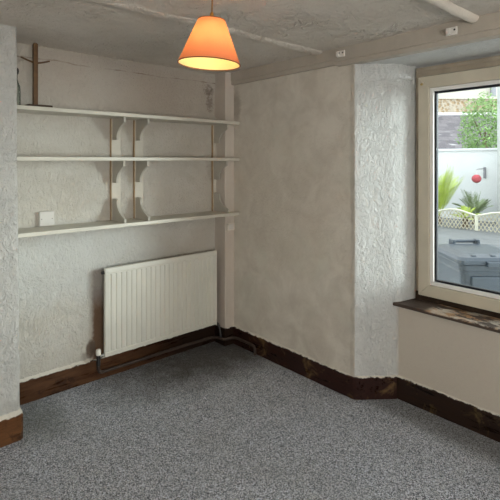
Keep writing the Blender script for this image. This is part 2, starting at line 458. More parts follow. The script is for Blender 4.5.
# baseboards
p = [(XL, BY), (BX - .006, BY), (BX, BY + .006), (BX, .0)]
bm = BM(); skirting(bm, p, seed=1); struct('baseboard_left', bm, 'skirt_left')
bm = BM(); lip(bm, [(XL, BY), (BX - .006, BY), (BX, BY + .006), (BX, -.02)], .138, .013, seed=1); struct('trim_1', bm, 'lip')
p = [(BX + .005, 0), (-.09, 0), (-.09, -.14), (.01, -.14)]
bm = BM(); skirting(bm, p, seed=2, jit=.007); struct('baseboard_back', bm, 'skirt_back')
bm = BM(); lip(bm, [(BX + .005, 0), (-1.16, 0)], .138, .014, seed=2); struct('trim_2', bm, 'lip')
p = [(0, -.135), (0, YE + .008), (.006, YE - .006), (.02, YE - .018), (.10, -1.416), (XA - .012, -1.502)]
bm = BM(); skirting(bm, p, seed=3, thick=.016); struct('baseboard_right', bm, 'skirt_right')
bm = BM(); lip(bm, [(0, -.14)] + p[1:], .138, .007, .005, seed=3); struct('trim_3', bm, 'lip')
p = [(XA, -1.495), (XA, -2.96)]
bm = BM(); skirting(bm, p, seed=4); struct('baseboard_recess', bm, 'skirt_recess')
bm = BM(); lip(bm, p, .138, .008, .004, seed=4); struct('trim_4', bm, 'lip')

# boxed-in pipe run in the corner
bm = BM(); box(bm, (-.09, -.14, -.02), (.01, .01, ZC + .01), .006); struct('trim_5', bm, 'boxing')
# lintel beam along the top of the right wall: a broad face and a thin lower lip
bm = BM()
def ln(y): return .004 * noise.noise(Vector((0, y * 2.2, 1)))
R = []
for k in range(161):
    y = .02 + (YR - .02) * k / 160; d = ln(y); th = .030 + .003 * noise.noise(Vector((2, y * 3, 6)))
    zb = ZB + .5 * d if y < -1.2 else ZB + .5 * d + .012
    R.append([bm.verts.new(v) for v in ((.03, y, ZC + .03), (-th - .002, y, ZC + .03), (-th - .002, y, zb + .034 + d), (-th + .004, y, zb + .030 + d), (-th + .002, y, zb + .026 + d), (-th + .003, y, zb + .003), (-th + .008, y, zb), (.03, y, zb))])
for A, B in zip(R, R[1:]):
    for k in range(8): bm.faces.new((A[k], B[k], B[(k + 1) % 8], A[(k + 1) % 8]))
bm.faces.new(R[0]); bm.faces.new(R[-1][::-1])
struct('trim_6', bm, 'trim', smooth=False)
# rounded strips across the ceiling
def strip(yc, w, h, x0, x1, mat, name, sd):
    bm = BM(); R = []
    for k in range(91):
        x = x0 + (x1 - x0) * k / 90
        yy = yc + .008 * noise.noise(Vector((x * 2, sd, 0))); hh = h * (1 + .35 * noise.noise(Vector((x * 3.3, sd, 5)))); ww = w * (1 + .2 * noise.noise(Vector((x * 2.7, sd, 9))))
        ring = []
        for a in range(9):
            t = math.pi * a / 8
            ring.append(bm.verts.new((x, yy + ww * math.cos(t), ZC + .008 - (hh + .008) * math.sin(t) ** .8)))
        R.append(ring)
    for A, B in zip(R, R[1:]):
        for k in range(8): bm.faces.new((A[k], B[k], B[k + 1], A[k + 1]))
    bm.faces.new(R[0]); bm.faces.new(R[-1][::-1])
    struct(name, bm, mat, smooth=True)
strip(-1.06, .05, .013, XL, -.02, 'ceiling', 'trim_7', 1)
strip(-2.075, .030, .030, XL, -.036, 'strip', 'trim_8', 2)
strip(-3.1, .04, .02, XL, -.036, 'ceiling', 'trim_9', 3)

# ------------------------------------------------------------------ window
win = bpy.data.objects.new('window_1', None); COL.objects.link(win); win['kind'] = 'structure'; win.location = (XW, WY0, ZS)
def wpart(name, bm, mat, label=None, smooth=False):
    o = obj(name, bm, mat, win, smooth); o.matrix_parent_inverse = Matrix.Translation(-Vector((XW, WY0, ZS)))
    if label: o['label'] = label
    return o
def ring_frame(bm, x0, x1, y0, y1, z0, z1, w, bev=.003):
    """mitred frame: outer rectangle y0>y1, z0<z1, bar width w"""
    O = [(y0, z0), (y1, z0), (y1, z1), (y0, z1)]; I = [(y0 - w, z0 + w), (y1 + w, z0 + w), (y1 + w, z1 - w), (y0 - w, z1 - w)]
    for k in range(4):
        j = (k + 1) % 4; b2 = BM()
        poly = [O[k], O[j], I[j], I[k]]
        prism(b2, poly, 0, x0, x1)
        bmesh.ops.bevel(b2, geom=list(b2.edges), offset=bev, segments=2, profile=.6, affect='EDGES')
        me = bpy.data.meshes.new('t'); b2.to_mesh(me); b2.free(); bm.from_mesh(me); bpy.data.meshes.remove(me)
    return bm
bm = BM(); ring_frame(bm, XW + .012, XW + .075, -1.545, -2.935, .655, 2.085, .04)
wpart('outer_frame', bm, 'frame_outer')
bm = BM(); box(bm, (XW + .004, -2.93, 2.072), (XW + .07, -1.55, 2.10), .004); wpart('head_batten', bm, 'frame_outer')
bm = BM(); box(bm, (XW + .01, -2.935, .60), (XW + .09, -1.545, .66), .004); wpart('frame_foot', bm, 'gap_dark', 'dark brown strip under the sash')
bm = BM(); ring_frame(bm, XW - .008, XW + .05, -1.572, -2.905, .642, 2.036, .072, .004)
wpart('sash', bm, 'frame')
bm = BM(); ring_frame(bm, XW + .004, XW + .045, -1.645, -2.832, .716, 1.962, .022, .002)
wpart('glazing_bead', bm, 'bead', 'white glazing bead')
bm = BM(); ring_frame(bm, XW + .022, XW + .046, -1.667, -2.810, .738, 1.940, .013, .001)
wpart('gasket', bm, 'gasket', 'black rubber gasket')
bm = BM(); box(bm, (XW + .030, -2.80, .745), (XW + .034, -1.675, 1.933)); wpart('glass_pane', bm, 'glass')
bm = BM(); lathe(bm, [(.0085, -.004), (.0085, .003), (.006, .006)], 16, (XW - .010, -1.597, 1.990), Matrix.Rotation(-math.pi / 2, 3, 'Y')); wpart('screw_cap', bm, 'cap', 'yellowed screw cap')
bm = BM(); poly = [(XA - .03, -1.487), (XA - .03, -2.985), (XW + .06, -2.93), (XW + .06, -1.545), (XA + .03, -1.523)]
prism(bm, poly, 2, ZS - .02, ZS); bmesh.ops.bevel(bm, geom=list(bm.edges), offset=.003, segments=2, affect='EDGES')
wpart('window_sill', bm, 'sill', 'dark worn wooden sill')

# ------------------------------------------------------------------ shelving
sh = thing('wall_shelves', 'white painted three-board wall shelves on scrolled brackets in the alcove', 'shelves', (-.84, 0, 1.0847))
def rel(o, par): o.parent = par; o.matrix_parent_inverse = Matrix.Translation(-par.location); return o
def child(name, bm, mat, par, label=None, smooth=False):
    o = rel(obj(name, bm, mat, None, smooth), par)
    if label: o['label'] = label
    return o
SD = -.222; ZSH = (1.0847, 1.526, 1.8205); TH = .024
for z in ZSH:
    bm = BM(); box(bm, (BX + .004, SD, z - TH), (-.092, -.004, z), .003)
    box(bm, (-.10, SD, z - TH), (-.006, -.143, z), .003)
    child('shelf', bm, 'shelf', sh)
UP = (-1.0, -.822, -.112)
def brk_profile(z0, z1, dmax, dmin):
    """scroll bracket: deep at z0 (against the board), cut square at z1"""
    s = 1 if z1 > z0 else -1; H = abs(z1 - z0)
    pts = [(-.006, z0), (-dmax, z0), (-dmax, z0 + s * H * .24)]
    for k in range(1, 11):
        t = k / 10
        y = dmax - (dmax - dmin) * (1 - (1 - t) ** 2.3)
        pts.append((-y, z0 + s * H * (.24 + .70 * t)))
    pts += [(-dmin, z1), (-.006, z1)]
    return pts
def low_profile(z0, z1, dmax, dmin):
    s = 1; H = z1 - z0
    pts = [(-.006, z0), (-dmax, z0), (-dmax, z0 + H * .16)]
    for k in range(1, 11):
        t = k / 10; pts.append((-(dmax - (dmax - dmin) * (1 - (1 - t) ** 2.3)), z0 + H * (.16 + .68 * t)))
    for k in range(0, 6):
        t = k / 5 * math.pi / 2; pts.append((-(dmin * .55 + dmin * .45 * math.cos(t)), z1 - H * .12 + H * .12 * math.sin(t)))
    pts += [(-.03, z1 - H * .02), (-.006, z1 - H * .10)]
    return pts
for x in UP:
    for zl, zh in ((ZSH[0], ZSH[1] - TH), (ZSH[1], ZSH[2] - TH)):
        bm = BM(); box(bm, (x - .008, -.020, zl - .001), (x + .058, .006, zh + .001), .002)
        b = child('batten', bm, 'batten', sh)
        bm = BM(); box(bm, (x - .013, -.017, zl), (x - .008, .004, zh)); e = child('bare_edge', bm, 'bare_wood', sh, 'bare tan wood edge of the batten')
    for prof in (brk_profile(ZSH[2] - TH, 1.647, .196, .088), brk_profile(ZSH[1] - TH, 1.348, .190, .085), low_profile(ZSH[0], 1.240, .205, .090)):
        bm = BM(); prism(bm, prof, 0, x - .004, x + .010); child('bracket', bm, 'bracket', sh)

# ------------------------------------------------------------------ radiator
RX0, RX1, RZ0, RZ1 = -1.0941, -.1421, .1738, .7754
rad = thing('radiator', 'white ribbed panel radiator mounted low on the alcove wall', 'radiator', ((RX0 + RX1) / 2, 0, RZ0))
RF = -.104
bm = BM()
npan = 24; pitch = (RX1 - RX0 - .04) / npan
xs = [RX0, RX0 + .004]; ds = [.012, .002]
x = RX0 + .020
for k in range(npan):
    for f, d in ((0, 0), (.30, 0), (.44, .007), (.58, .007), (.72, 0)):
        xs.append(x + pitch * f); ds.append(d)
    x += pitch
xs += [RX1 - .02, RX1 - .004, RX1]; ds += [0, .002, .012]
zs = [(RZ0, 0, .012), (RZ0 + .004, 0, .002), (RZ0 + .03, 0, 0), (RZ0 + .034, .0, .004), (RZ0 + .045, 1, 0), (RZ1 - .050, 1, 0), (RZ1 - .040, 0, .0), (RZ1 - .034, 0, .0045), (RZ1 - .030, 0, 0), (RZ1 - .004, 0, .002), (RZ1, 0, .012)]
G = [[bm.verts.new((xx, RF + max(dd * (m if 1 < i < len(xs) - 2 else 1), e), z)) for i, (xx, dd) in enumerate(zip(xs, ds))] for z, m, e in zs]
for A, B in zip(G, G[1:]):
    for i in range(len(xs) - 1): bm.faces.new((A[i], A[i + 1], B[i + 1], B[i]))
box(bm, (RX0 + .001, RF + .011, RZ0 + .001), (RX1 - .001, RF + .026, RZ1 - .001), .003)
child('panel', bm, 'radiator', rad)
bm = BM()
for k in range(40):
    xx = RX0 + .05 + k * (RX1 - RX0 - .1) / 39
    box(bm, (xx - .0008, RF + .025, RZ0 + .06), (xx + .0008, RF + .052, RZ1 - .06))
child('convector_fins', bm, 'radiator', rad)
for xx in (RX0 + .16, RX1 - .16):
    bm = BM(); box(bm, (xx - .015, RF + .024, RZ0 + .1), (xx + .015, -.004, RZ1 - .1), .002); child('wall_hanger', bm, 'black_metal', rad)
bm = BM(); lathe(bm, [(.009, -.016), (.011, -.006), (.011, .004)], 14, (RX0 - .002, RF + .020, RZ1 - .03), Matrix.Rotation(math.pi / 2, 3, 'Y')); child('bleed_cap', bm, 'black_metal', rad, 'black end cap', True)
def valve(x, s, par):
    y = -.082
    bm = BM(); lathe(bm, [(.008, .125), (.013, .128), (.013, .15), (.011, .168), (.014, .172), (.014, .196)], 18, (x, y, 0)); b = child('valve_body', bm, 'black_metal', par, 'black valve body', True)
    bm = BM(); tube(bm, [(x, y, .186), (x + s * .02, y, .188), (x + s * .045, y, .190)], .009, 12); child('valve_tail', bm, 'chrome', par, 'chrome valve tail', True)
    bm = BM(); lathe(bm, [(.012, .196), (.016, .200), (.017, .228), (.013, .236)], 18, (x, y, 0)); child('valve_cap', bm, 'valve_white', par, 'white valve cap', True)
valve(RX0 - .037, 1, rad)
# heating pipe
pb = spline([(RX0 - .037, -.082, .130), (RX0 - .036, -.08, .105), (RX0 - .022, -.075, .078), (RX0 + .01, -.066, .068), (RX0 + .08, -.06, .066), (-.8, -.056, .064), (-.5, -.055, .066), (-.2, -.057, .062), (-.14, -.085, .062), (-.128, -.14, .064), (-.105, -.172, .065), (-.055, -.182, .066), (-.034, -.21, .066), (-.03, -.27, .066), (-.03, -.40, .064), (-.03, -.43, .045), (-.03, -.432, -.005)])
bm = BM(); tube(bm, pb, .011, 12); hp = child('heating_pipe', bm, 'pipe', rad, 'brown pipe running low along the skirting', True)
bm = BM(); tube(bm, spline([(RX1 + .004, -.084, .185), (RX1 + .018, -.092, .165), (RX1 + .020, -.112, .12), (RX1 + .018, -.122, .09), (RX1 + .016, -.125, .066)]), .009, 12); child('riser', bm, 'black_metal', rad, 'black riser beside the corner', True)
for xx in (-.62, -.58):
    bm = BM(); tube(bm, [(xx - .008, -.0555, .0655), (xx + .008, -.0555, .0655)], .015, 12); o = obj('joint', bm, 'pipe', None, True); o.parent = hp; o.matrix_parent_inverse = Matrix.Translation(-rad.location)
for xx in (-.85, -.35):
    bm = BM(); tube(bm, [(xx - .004, -.056, .0648), (xx + .004, -.056, .0648)], .0135, 12); box(bm, (xx - .004, -.056, .058), (xx + .004, -.010, .070)); o = obj('pipe_clip', bm, 'black_metal'); o.parent = hp; o.matrix_parent_inverse = Matrix.Translation(-rad.location)

# ------------------------------------------------------------------ lamp
LX, LY = -1.298, -1.568
lamp = thing('pendant_lamp', 'lit pendant lamp with a conical orange shade hanging from the ceiling', 'lamp', (LX, LY, ZC))
tilt = Matrix.Rotation(math.radians(3.0), 3, Vector((SN, CS, 0)))
ap = Vector((LX, LY, 2.10))
def tl(p): return ap + tilt @ (Vector(p) - ap)
def tilted(bm):
    for v in bm.verts: v.co = tl(v.co)
    return bm
ZB0, ZB1, RB, RT = 1.891, 2.067, .125, .054
bm = BM(); lathe(bm, [(RT + .001, ZB1), (RB + .001, ZB0)], 64, (LX, LY, 0), cap=False); shd = child('lamp_shade', tilted(bm), 'shade', lamp, 'orange fabric shade', True)
bm = BM(); lathe(bm, [(RT - .001, ZB1 - .001), (RB - .001, ZB0 + .001)], 64, (LX, LY, 0), cap=False); child('shade_lining', tilted(bm), 'lining', lamp, 'glowing cream lining', True)
for nm, r, z in (('bottom_rim', RB, ZB0), ('top_rim', RT, ZB1)):
    bm = BM(); n = 64; ring = [tl((LX + r * math.cos(2 * math.pi * k / n), LY + r * math.sin(2 * math.pi * k / n), z)) for k in range(n + 1)]
    tube(bm, ring, .0022, 8); child(nm, bm, 'rim', lamp, 'thin brown rim', True)
bm = BM()
for k in range(3):
    a = 2 * math.pi * k / 3 + .4
    tube(bm, [tl((LX + .016 * math.cos(a), LY + .016 * math.sin(a), ZB1 - .022)), tl((LX + RT * math.cos(a), LY + RT * math.sin(a), ZB1))], .0016, 6)
tube(bm, [tl((LX + .016 * math.cos(a), LY + .016 * math.sin(a), ZB1 - .022)) for a in [2 * math.pi * k / 24 for k in range(25)]], .002, 6)
child('shade_carrier', bm, 'brass', lamp)
bm = BM(); lathe(bm, [(.017, ZB1 - .045), (.018, ZB1 - .015), (.015, ZB1 + .004), (.010, ZB1 + .012), (.006, ZB1 + .03), (.004, ZB1 + .034)], 20, (LX, LY, 0)); child('lamp_holder', tilted(bm), 'brass', lamp, None, True)
bm = BM(); lathe(bm, [(.001, ZB1 - .128), (.016, ZB1 - .122), (.027, ZB1 - .102), (.028, ZB1 - .088), (.018, ZB1 - .06), (.013, ZB1 - .045)], 24, (LX, LY, 0)); child('bulb', tilted(bm), 'bulb', lamp, 'lit bulb', True)
bm = BM(); tube(bm, spline([tl((LX, LY, ZB1 + .03)), (LX + .001, LY, 2.15), (LX, LY, ZC - .01)]), .0032, 8); child('cord', bm, 'cord', lamp, None, True)
bm = BM(); lathe(bm, [(.012, ZC - .030), (.035, ZC - .022), (.042, ZC - .008), (.042, ZC + .006)], 28, (LX, LY, 0)); child('ceiling_rose', bm, 'bracket_white', lamp, None, True)

# ------------------------------------------------------------------ small things
ZT = ZSH[2]
mt = thing('mug_tree', 'tall brown wooden mug tree with two pegs on the top shelf', 'mug tree', (-1.542, -.13, ZT))
bm = BM(); box(bm, (-1.602, -.20, ZT), (-1.466, -.06, ZT + .014), .003); child('base', bm, 'dark_wood', mt, 'dark base board')
bm = BM(); box(bm, (-1.558, -.143, ZT + .012), (-1.532, -.117, 2.206), .003); child('post', bm, 'mug_wood', mt)
for s, zz in ((-1, 2.105), (1, 2.103)):
    bm = BM(); x0 = -1.545; tube(bm, [(x0 + s * .008, -.130, zz - .012), (x0 + s * .04, -.132, zz - .004), (x0 + s * .082, -.134, zz + .010)], [.006, .0055, .005], 10); child('peg', bm, 'mug_wood', mt, None, True)
bm = BM(); lathe(bm, [(.004, 0), (.012, .0015), (.010, .005)], 12, (-1.545, -.13, 2.2055)); child('finial', bm, 'mug_wood', mt, None, True)
bt = thing('glass_bottle', 'small pale glass bottle with a dark stopper beside the mug tree', 'bottle', (-1.650, -.10, ZT))
bm = BM(); lathe(bm, [(.027, 0), (.031, .004), (.031, .10), (.028, .125), (.017, .150), (.0135, .165), (.0135, .19), (.016, .194)], 28, (-1.650, -.10, ZT)); child('body', bm, 'bottle', bt, None, True)
bm = BM(); lathe(bm, [(.011, .178), (.012, .194), (.019, .198), (.022, .212), (.019, .228), (.008, .236)], 20, (-1.650, -.10, ZT)); child('stopper', bm, 'black_metal', bt, 'dark stopper', True)

so = thing('blanking_plate', 'white square blanking plate on the alcove wall above the bottom shelf', 'wall plate', (-1.444, 0, 1.132))
bm = BM(); box(bm, (-1.489, -.026, 1.087), (-1.399, .008, 1.180), .004); child('plate', bm, 'plate', so)
for xx in (-1.476, -1.412):
    bm = BM(); lathe(bm, [(.0035, -.001), (.0035, .0015), (.002, .002)], 12, (xx, -.026, 1.133), Matrix.Rotation(math.pi / 2, 3, 'X')); child('screw', bm, 'screw', so)
sp = thing('junction_plate', 'small rectangular white plate on the corner boxing below the shelves', 'wall plate', (-.04, -.14, .96))
bm = BM(); box(bm, (-.074, -.158, .934), (-.006, -.137, .992), .003); child('plate', bm, 'plate_dim', sp)
bm = BM(); box(bm, (-.066, -.1605, .941), (-.014, -.157, .985), .0015); child('cover', bm, 'plate', sp)

def hook(y, z, label):
    h = thing('curtain_rail_bracket', label, 'curtain bracket', (-.034, y, z), group='white curtain rail brackets on the lintel beam')
    bm = BM(); box(bm, (-.042, y - .030, z - .020), (-.031, y + .030, z + .020), .003); child('plate', bm, 'bracket_white', h)
    bm = BM(); box(bm, (-.075, y - .009, z - .022), (-.040, y + .009, z - .012), .002); box(bm, (-.078, y - .009, z - .022), (-.070, y + .009, z + .008), .002); child('hook', bm, 'bracket_white', h)
    bm = BM(); lathe(bm, [(.006, -.001), (.006, .002), (.004, .003)], 12, (-.042, y + .012, z + .006), Matrix.Rotation(-math.pi / 2, 3, 'Y')); child('screw', bm, 'black_metal', h, 'dark screw')
    bm = BM(); lathe(bm, [(.005, -.001), (.005, .002), (.003, .003)], 12, (-.042, y - .018, z + .004), Matrix.Rotation(-math.pi / 2, 3, 'Y')); child('screw', bm, 'black_metal', h, 'dark screw')
hook(-1.255, 2.185, 'white curtain rail bracket on the beam above the wall edge, nearer the lamp')
hook(-1.965, 2.178, 'white curtain rail bracket on the beam above the window, by the ceiling strip')

# ------------------------------------------------------------------ outside
M['yard'] = plain('yard_concrete', (.80, .80, .77), .8, .2, .10, 6, .003)
def deckmat():
    t = NT('grey_deck_boards'); o = t.xyz()
    w = t.math('FRACT', t.math('DIVIDE', o[0], .145))
    gap = t.math('MULTIPLY', t.ramp(w, 0, .05), t.math('SUBTRACT', 1.0, t.ramp(w, .95, 1.0)))
    n = t.noise(2.5, 5, .6, .3, t.mapping((5, .8, 1)))
    c = t.mix(t.ramp(n, .3, .7), (.125, .13, .133), (.185, .193, .195))
    c = t.mix(t.math('SUBTRACT', 1.0, gap), c, (.11, .11, .115))
    return t.fin(c, .6, t.bump(gap, .004), .3)
M['deck'] = deckmat()
M['white_wall'] = plain('white_render', (.57, .585, .59), .8, .2, .04, 3, .004)
M['pillar'] = plain('grey_render', (.40, .41, .40), .8, .2, .10, 8, .004)
M['bin'] = plain('dark_grey_bin_plastic', (.024, .035, .050), .35, .5, .15, 5)
M['lattice'] = plain('cream_woven_cane', (.46, .42, .31), .6, .3, .12, 14)
M['cane'] = plain('pale_cane_edge', (.58, .57, .46), .5, .3, .10, 10)
M['frond'] = plain('yellow_green_frond', (.38, .48, .08), .5, .35, .3, 6)
M['frond_dark'] = plain('grey_green_frond', (.20, .26, .12), .5, .35, .3, 6)
M['leaf'] = plain('bush_leaf', (.16, .27, .08), .5, .35, .45, 7)
M['bark'] = plain('bark', (.14, .10, .07), .9, .1, .3, 20)
M['red_paper'] = plain('red_lantern_paper', (.42, .085, .10), .6, .2, .15, 20)
M['grey_metal'] = plain('grey_fixing_metal', (.20, .20, .22), .5, .4)
def slate():
    t = NT('slate_roof')
    b = t.n('ShaderNodeTexBrick'); t.l(t.mapping((1, 1, 1)), b.inputs['Vector'])
    b.inputs['Color1'].default_value = (.095, .085, .097, 1); b.inputs['Color2'].default_value = (.15, .135, .147, 1); b.inputs['Mortar'].default_value = (.08, .075, .08, 1)
    b.inputs['Scale'].default_value = 3.0; b.inputs['Mortar Size'].default_value = .02; b.inputs['Row Height'].default_value = .7; b.inputs['Brick Width'].default_value = .9
    s = t.ramp(t.noise(2.2, 5, .7, .8, t.mapping((1.0, 5, 1))), .60, .68)
    c = t.mix(t.math('MULTIPLY', s, .8), b.outputs[0], (.42, .41, .42))
    return t.fin(c, .6, None, .3)
M['slate'] = slate()
def stone():
    t = NT('tan_rubble_stone')
    v = t.n('ShaderNodeTexVoronoi'); t.l(t.co, v.inputs['Vector']); v.inputs['Scale'].default_value = 9
    c = t.mix(t.ramp(t.noise(6, 5, .7), .35, .65), (.20, .135, .075), (.29, .215, .14))
    c = t.mix(t.ramp(v.outputs[0], .35, .6), c, (.31, .265, .21))
    return t.fin(c, .9, t.bump(v.outputs[0], .02), .1)
M['stone'] = stone()
M['upper'] = plain('pale_cream_render', (.42, .39, .345), .9, .1, .10, 1.4, .004)
M['white_trim'] = plain('white_flashing', (.58, .58, .59), .5, .3, .04)

bm = BM(); box(bm, (.48, -9, -.5), (30, 14, -.3)); struct('yard_ground', bm, 'yard')
bm = BM(); box(bm, (3.0, -6, -.3), (6.72, 7, .35)); struct('deck_terrace', bm, 'deck')
bm = BM(); box(bm, (6.72, -6, -.3), (6.92, 7, 1.70)); box(bm, (6.69, -6, 1.70), (6.95, 7, 1.747), .01); 
struct('wall_garden', bm, 'white_wall')
gp = thing('gate_pier', 'tall pale grey rendered pier standing at the garden wall outside', 'pier', (6.55, .02, .35))
bm = BM(); box(bm, (6.42, -.20, .35), (6.70, .145, 3.05), .012); child('shaft', bm, 'pillar', gp)
bm = BM(); box(bm, (6.37, -.25, 3.05), (6.72, .195, 3.13), .012); child('cap', bm, 'white_trim', gp)

# wheelie bin, its front towards the room
bn = thing('wheelie_bin', 'dark grey wheelie bin with a lid and raised rear handle outside the window', 'bin', (1.748, -1.385, -.3), -YAW)
def lpart(name, bm, mat, par, label=None, smooth=False):
    o = obj(name, bm, mat, par, smooth)
    if label: o['label'] = label
    return o
bm = BM()
def rr(w, d, z, r=.05, n=5, yo=0):
    ring = []
    for cx, cy, a0 in ((w / 2 - r, d / 2 - r, 0), (-w / 2 + r, d / 2 - r, 90), (-w / 2 + r, -d / 2 + r, 180), (w / 2 - r, -d / 2 + r, 270)):
        for k in range(n + 1):
            a = math.radians(a0 + 90 * k / n); ring.append((cx + r * math.cos(a), cy + r * math.sin(a) + yo, z))
    return ring
def loft(bm, rings, cap=True):
    R = [[bm.verts.new(p) for p in r] for r in rings]; n = len(R[0])
    for A, B in zip(R, R[1:]):
        for i in range(n): bm.faces.new((A[i], A[(i + 1) % n], B[(i + 1) % n], B[i]))
    if cap: bm.faces.new(R[0][::-1]); bm.faces.new(R[-1])
    return bm
loft(bm, [rr(.44, .46, .06, .04), rr(.47, .50, .12), rr(.545, .58, .88), rr(.555, .59, .90), rr(.575, .61, .905), rr(.58, .615, .95), rr(.565, .60, .955)])
lpart('body', bm, 'bin', bn)
bm = BM(); box(bm, (-.20, -.305, .70), (.20, -.268, .86), .01); lpart('front_panel', bm, 'bin', bn)
bm = BM(); loft(bm, [rr(.60, .66, .955, .05, yo=.02), rr(.615, .675, .965, .055, yo=.02), rr(.61, .67, .99, .06, yo=.02), rr(.56, .62, 1.012, .07, yo=.02), rr(.40, .46, 1.028, .08, yo=.03)])
for xx in (-.16, 0, .16): box(bm, (xx - .02, -.26, 1.005), (xx + .02, .26, 1.026), .006)
lid = lpart('lid', bm, 'bin', bn)
bm = BM(); box(bm, (-.09, -.345, .945), (.09, -.30, .985), .008); lpart('lid_lip', bm, 'bin', lid)
bm = BM()
tube(bm, [(-.095, .30, 1.045), (.135, .30, 1.045)], .015, 12)
for hx in (-.095, .135): box(bm, (hx - .017, .25, .93), (hx + .017, .335, 1.066), .010)
lpart('handle', bm, 'bin', bn)
for s in (-1, 1):
    bm = BM(); lathe(bm, [(.03, -.025), (.10, -.025), (.10, .025), (.03, .025)], 28, (s * .25, .24, .10), Matrix.Rotation(math.pi / 2, 3, 'Y')); w = lpart('wheel', bm, 'gasket', bn)
bm = BM(); tube(bm, [(-.25, .24, .10), (.25, .24, .10)], .012, 10); lpart('axle', bm, 'grey_metal', bn)

# scalloped woven panels on the deck
def lattice(name, y0, y1, label, peak):
    X = 5.35; zb = .36; th = thing(name, label, 'lattice screen', (X, (y0 + y1) / 2, .35), group='scalloped cane screens outside')
    L = y0 - y1
    def top(y): return .610 + peak * max(0.0, math.sin(math.pi * (y0 - y) / L)) ** 1.4
    N = 40; edge = [(X, y0 - L * k / N, top(y0 - L * k / N)) for k in range(N + 1)]
    bm = BM(); tube(bm, [(X, y0, zb)] + edge + [(X, y1, zb)], .016, 10); child('cane_edge', bm, 'cane', th, 'pale cane edging', True)
    bm = BM(); sp_ = .062
    for sgn in (-1, 1):
        c = -1.6
        while c < 2.8:
            run = []
            for k in range(121):
                z = zb + .42 * k / 120; y = (y0 + y1) / 2 + (c - .6) * L * .8 + sgn * (z - zb) * .62
                ok = y1 < y < y0 and z < top(y)
                if ok: run.append((X + sgn * .006, y, z))
            if len(run) > 3: tube(bm, [run[0], run[len(run) // 2], run[-1]], .0065, 6)
            c += sp_ / L / .8
    child('weave', bm, 'lattice', th)
lattice('lattice_screen', .81, .085, 'cream woven lattice screen with a humped top in front of the yellow-green palm', .07)
lattice('lattice_screen', .06, -.665, 'cream woven lattice screen with a humped top in front of the pale pier', .07)

# palms in front of the white garden wall
def palm(name, loc, n, length, label, mat, spread, seed, lean=0, leafw=.013):
    rnd = random.Random(seed)
    p = thing(name, label, 'palm', loc, group='palms by the garden wall')
    for k in range(n):
        a = 2 * math.pi * k / n + rnd.uniform(-.3, .3); L = length * rnd.uniform(.75, 1.08); el = math.radians(rnd.uniform(*spread))
        bm = BM(); pts = []
        d = Vector((math.cos(a), math.sin(a), 0))
        for j in range(13):
            t = j / 12; pts.append(d * (L * t * math.cos(el)) + Vector((0, 0, .12 + L * t * math.sin(el) - .42 * L * t * t * math.cos(el))) + Vector((0, lean * t, 0)))
        tube(bm, pts, [.007 * (1 - .8 * j / 12) for j in range(13)], 6)
        side = d.cross(Vector((0, 0, 1)))
        for j in range(2, 13):
            for h in (0, .33, .66):
                if j == 12 and h: continue
                q = pts[j].lerp(pts[min(j + 1, 12)], h); f = (pts[min(j + 1, 12)] - pts[j - 1]).normalized(); t = (j + h) / 12.5
                ll = .30 * length * (math.sin(math.pi * min(1, t * .93 + .05)) ** .6 * .9 + .12)
                for s in (-1, 1):
                    tip = q + (side * s * .62 + f * .75 + Vector((0, 0, .16))).normalized() * ll - Vector((0, 0, .05 * ll))
                    m_ = q.lerp(tip, .45); wv = f.cross(tip - q).normalized().cross(tip - q).normalized() * leafw * (.6 if t > .8 else 1)
                    vs = [bm.verts.new(x) for x in (q, m_ + wv + Vector((0, 0, .004)), tip, m_ - wv)]
                    bm.faces.new(vs)
        lpart('frond', bm, mat, p)
    bm = BM(); lathe(bm, [(.05, 0), (.055, .05), (.045, .12), (.02, .17)], 14); lpart('stem', bm, 'bark', p, None, True)
palm('palm_plant', (5.74, .90, .35), 20, .98, 'bright yellow-green palm nearest the window jamb behind the lattice', 'frond', (45, 84), 21, .04, .006)
palm('palm_plant', (5.70, .40, .35), 13, .30, 'bright low palm in the middle behind the lattice under the red lantern', 'frond', (30, 70), 5, 0, .005)
palm('palm_plant', (6.24, .46, .35), 14, .60, 'thin grey-green palm beside the pale pier outside', 'frond_dark', (42, 84), 9, 0, .0035)

lb = thing('lantern_bracket', 'thin grey bracket on the white garden wall holding a lantern', 'bracket', (6.72, .469, 1.2))
bm = BM(); box(bm, (6.69, .45, 1.175), (6.722, .488, 1.385), .004); child('back_plate', bm, 'grey_metal', lb)
bm = BM(); tube(bm, spline([(6.70, .469, 1.352), (6.55, .465, 1.352), (6.36, .455, 1.348), (6.298, .454, 1.335)]), .006, 8); child('arm', bm, 'grey_metal', lb, None, True)
ln_ = thing('paper_lantern', 'round red lantern hanging against the white garden wall', 'lantern', (6.298, .454, 1.09))
bm = BM(); prof = []
for k in range(25):
    t = math.pi * k / 24; r = .083 * math.sin(t); prof.append((max(.012, r * (1 + .03 * math.cos(k * math.pi))), 1.175 - .078 * math.cos(t)))
lathe(bm, prof, 28, (6.298, .454, 0)); child('globe', bm, 'red_paper', ln_, None, True)
bm = BM(); lathe(bm, [(.020, 1.250), (.020, 1.262), (.006, 1.266), (.003, 1.335)], 14, (6.298, .454, 0)); child('cap', bm, 'white_trim', ln_)
bm = BM(); lathe(bm, [(.002, 1.080), (.016, 1.085), (.016, 1.10)], 14, (6.298, .454, 0)); child('base_ring', bm, 'white_trim', ln_)

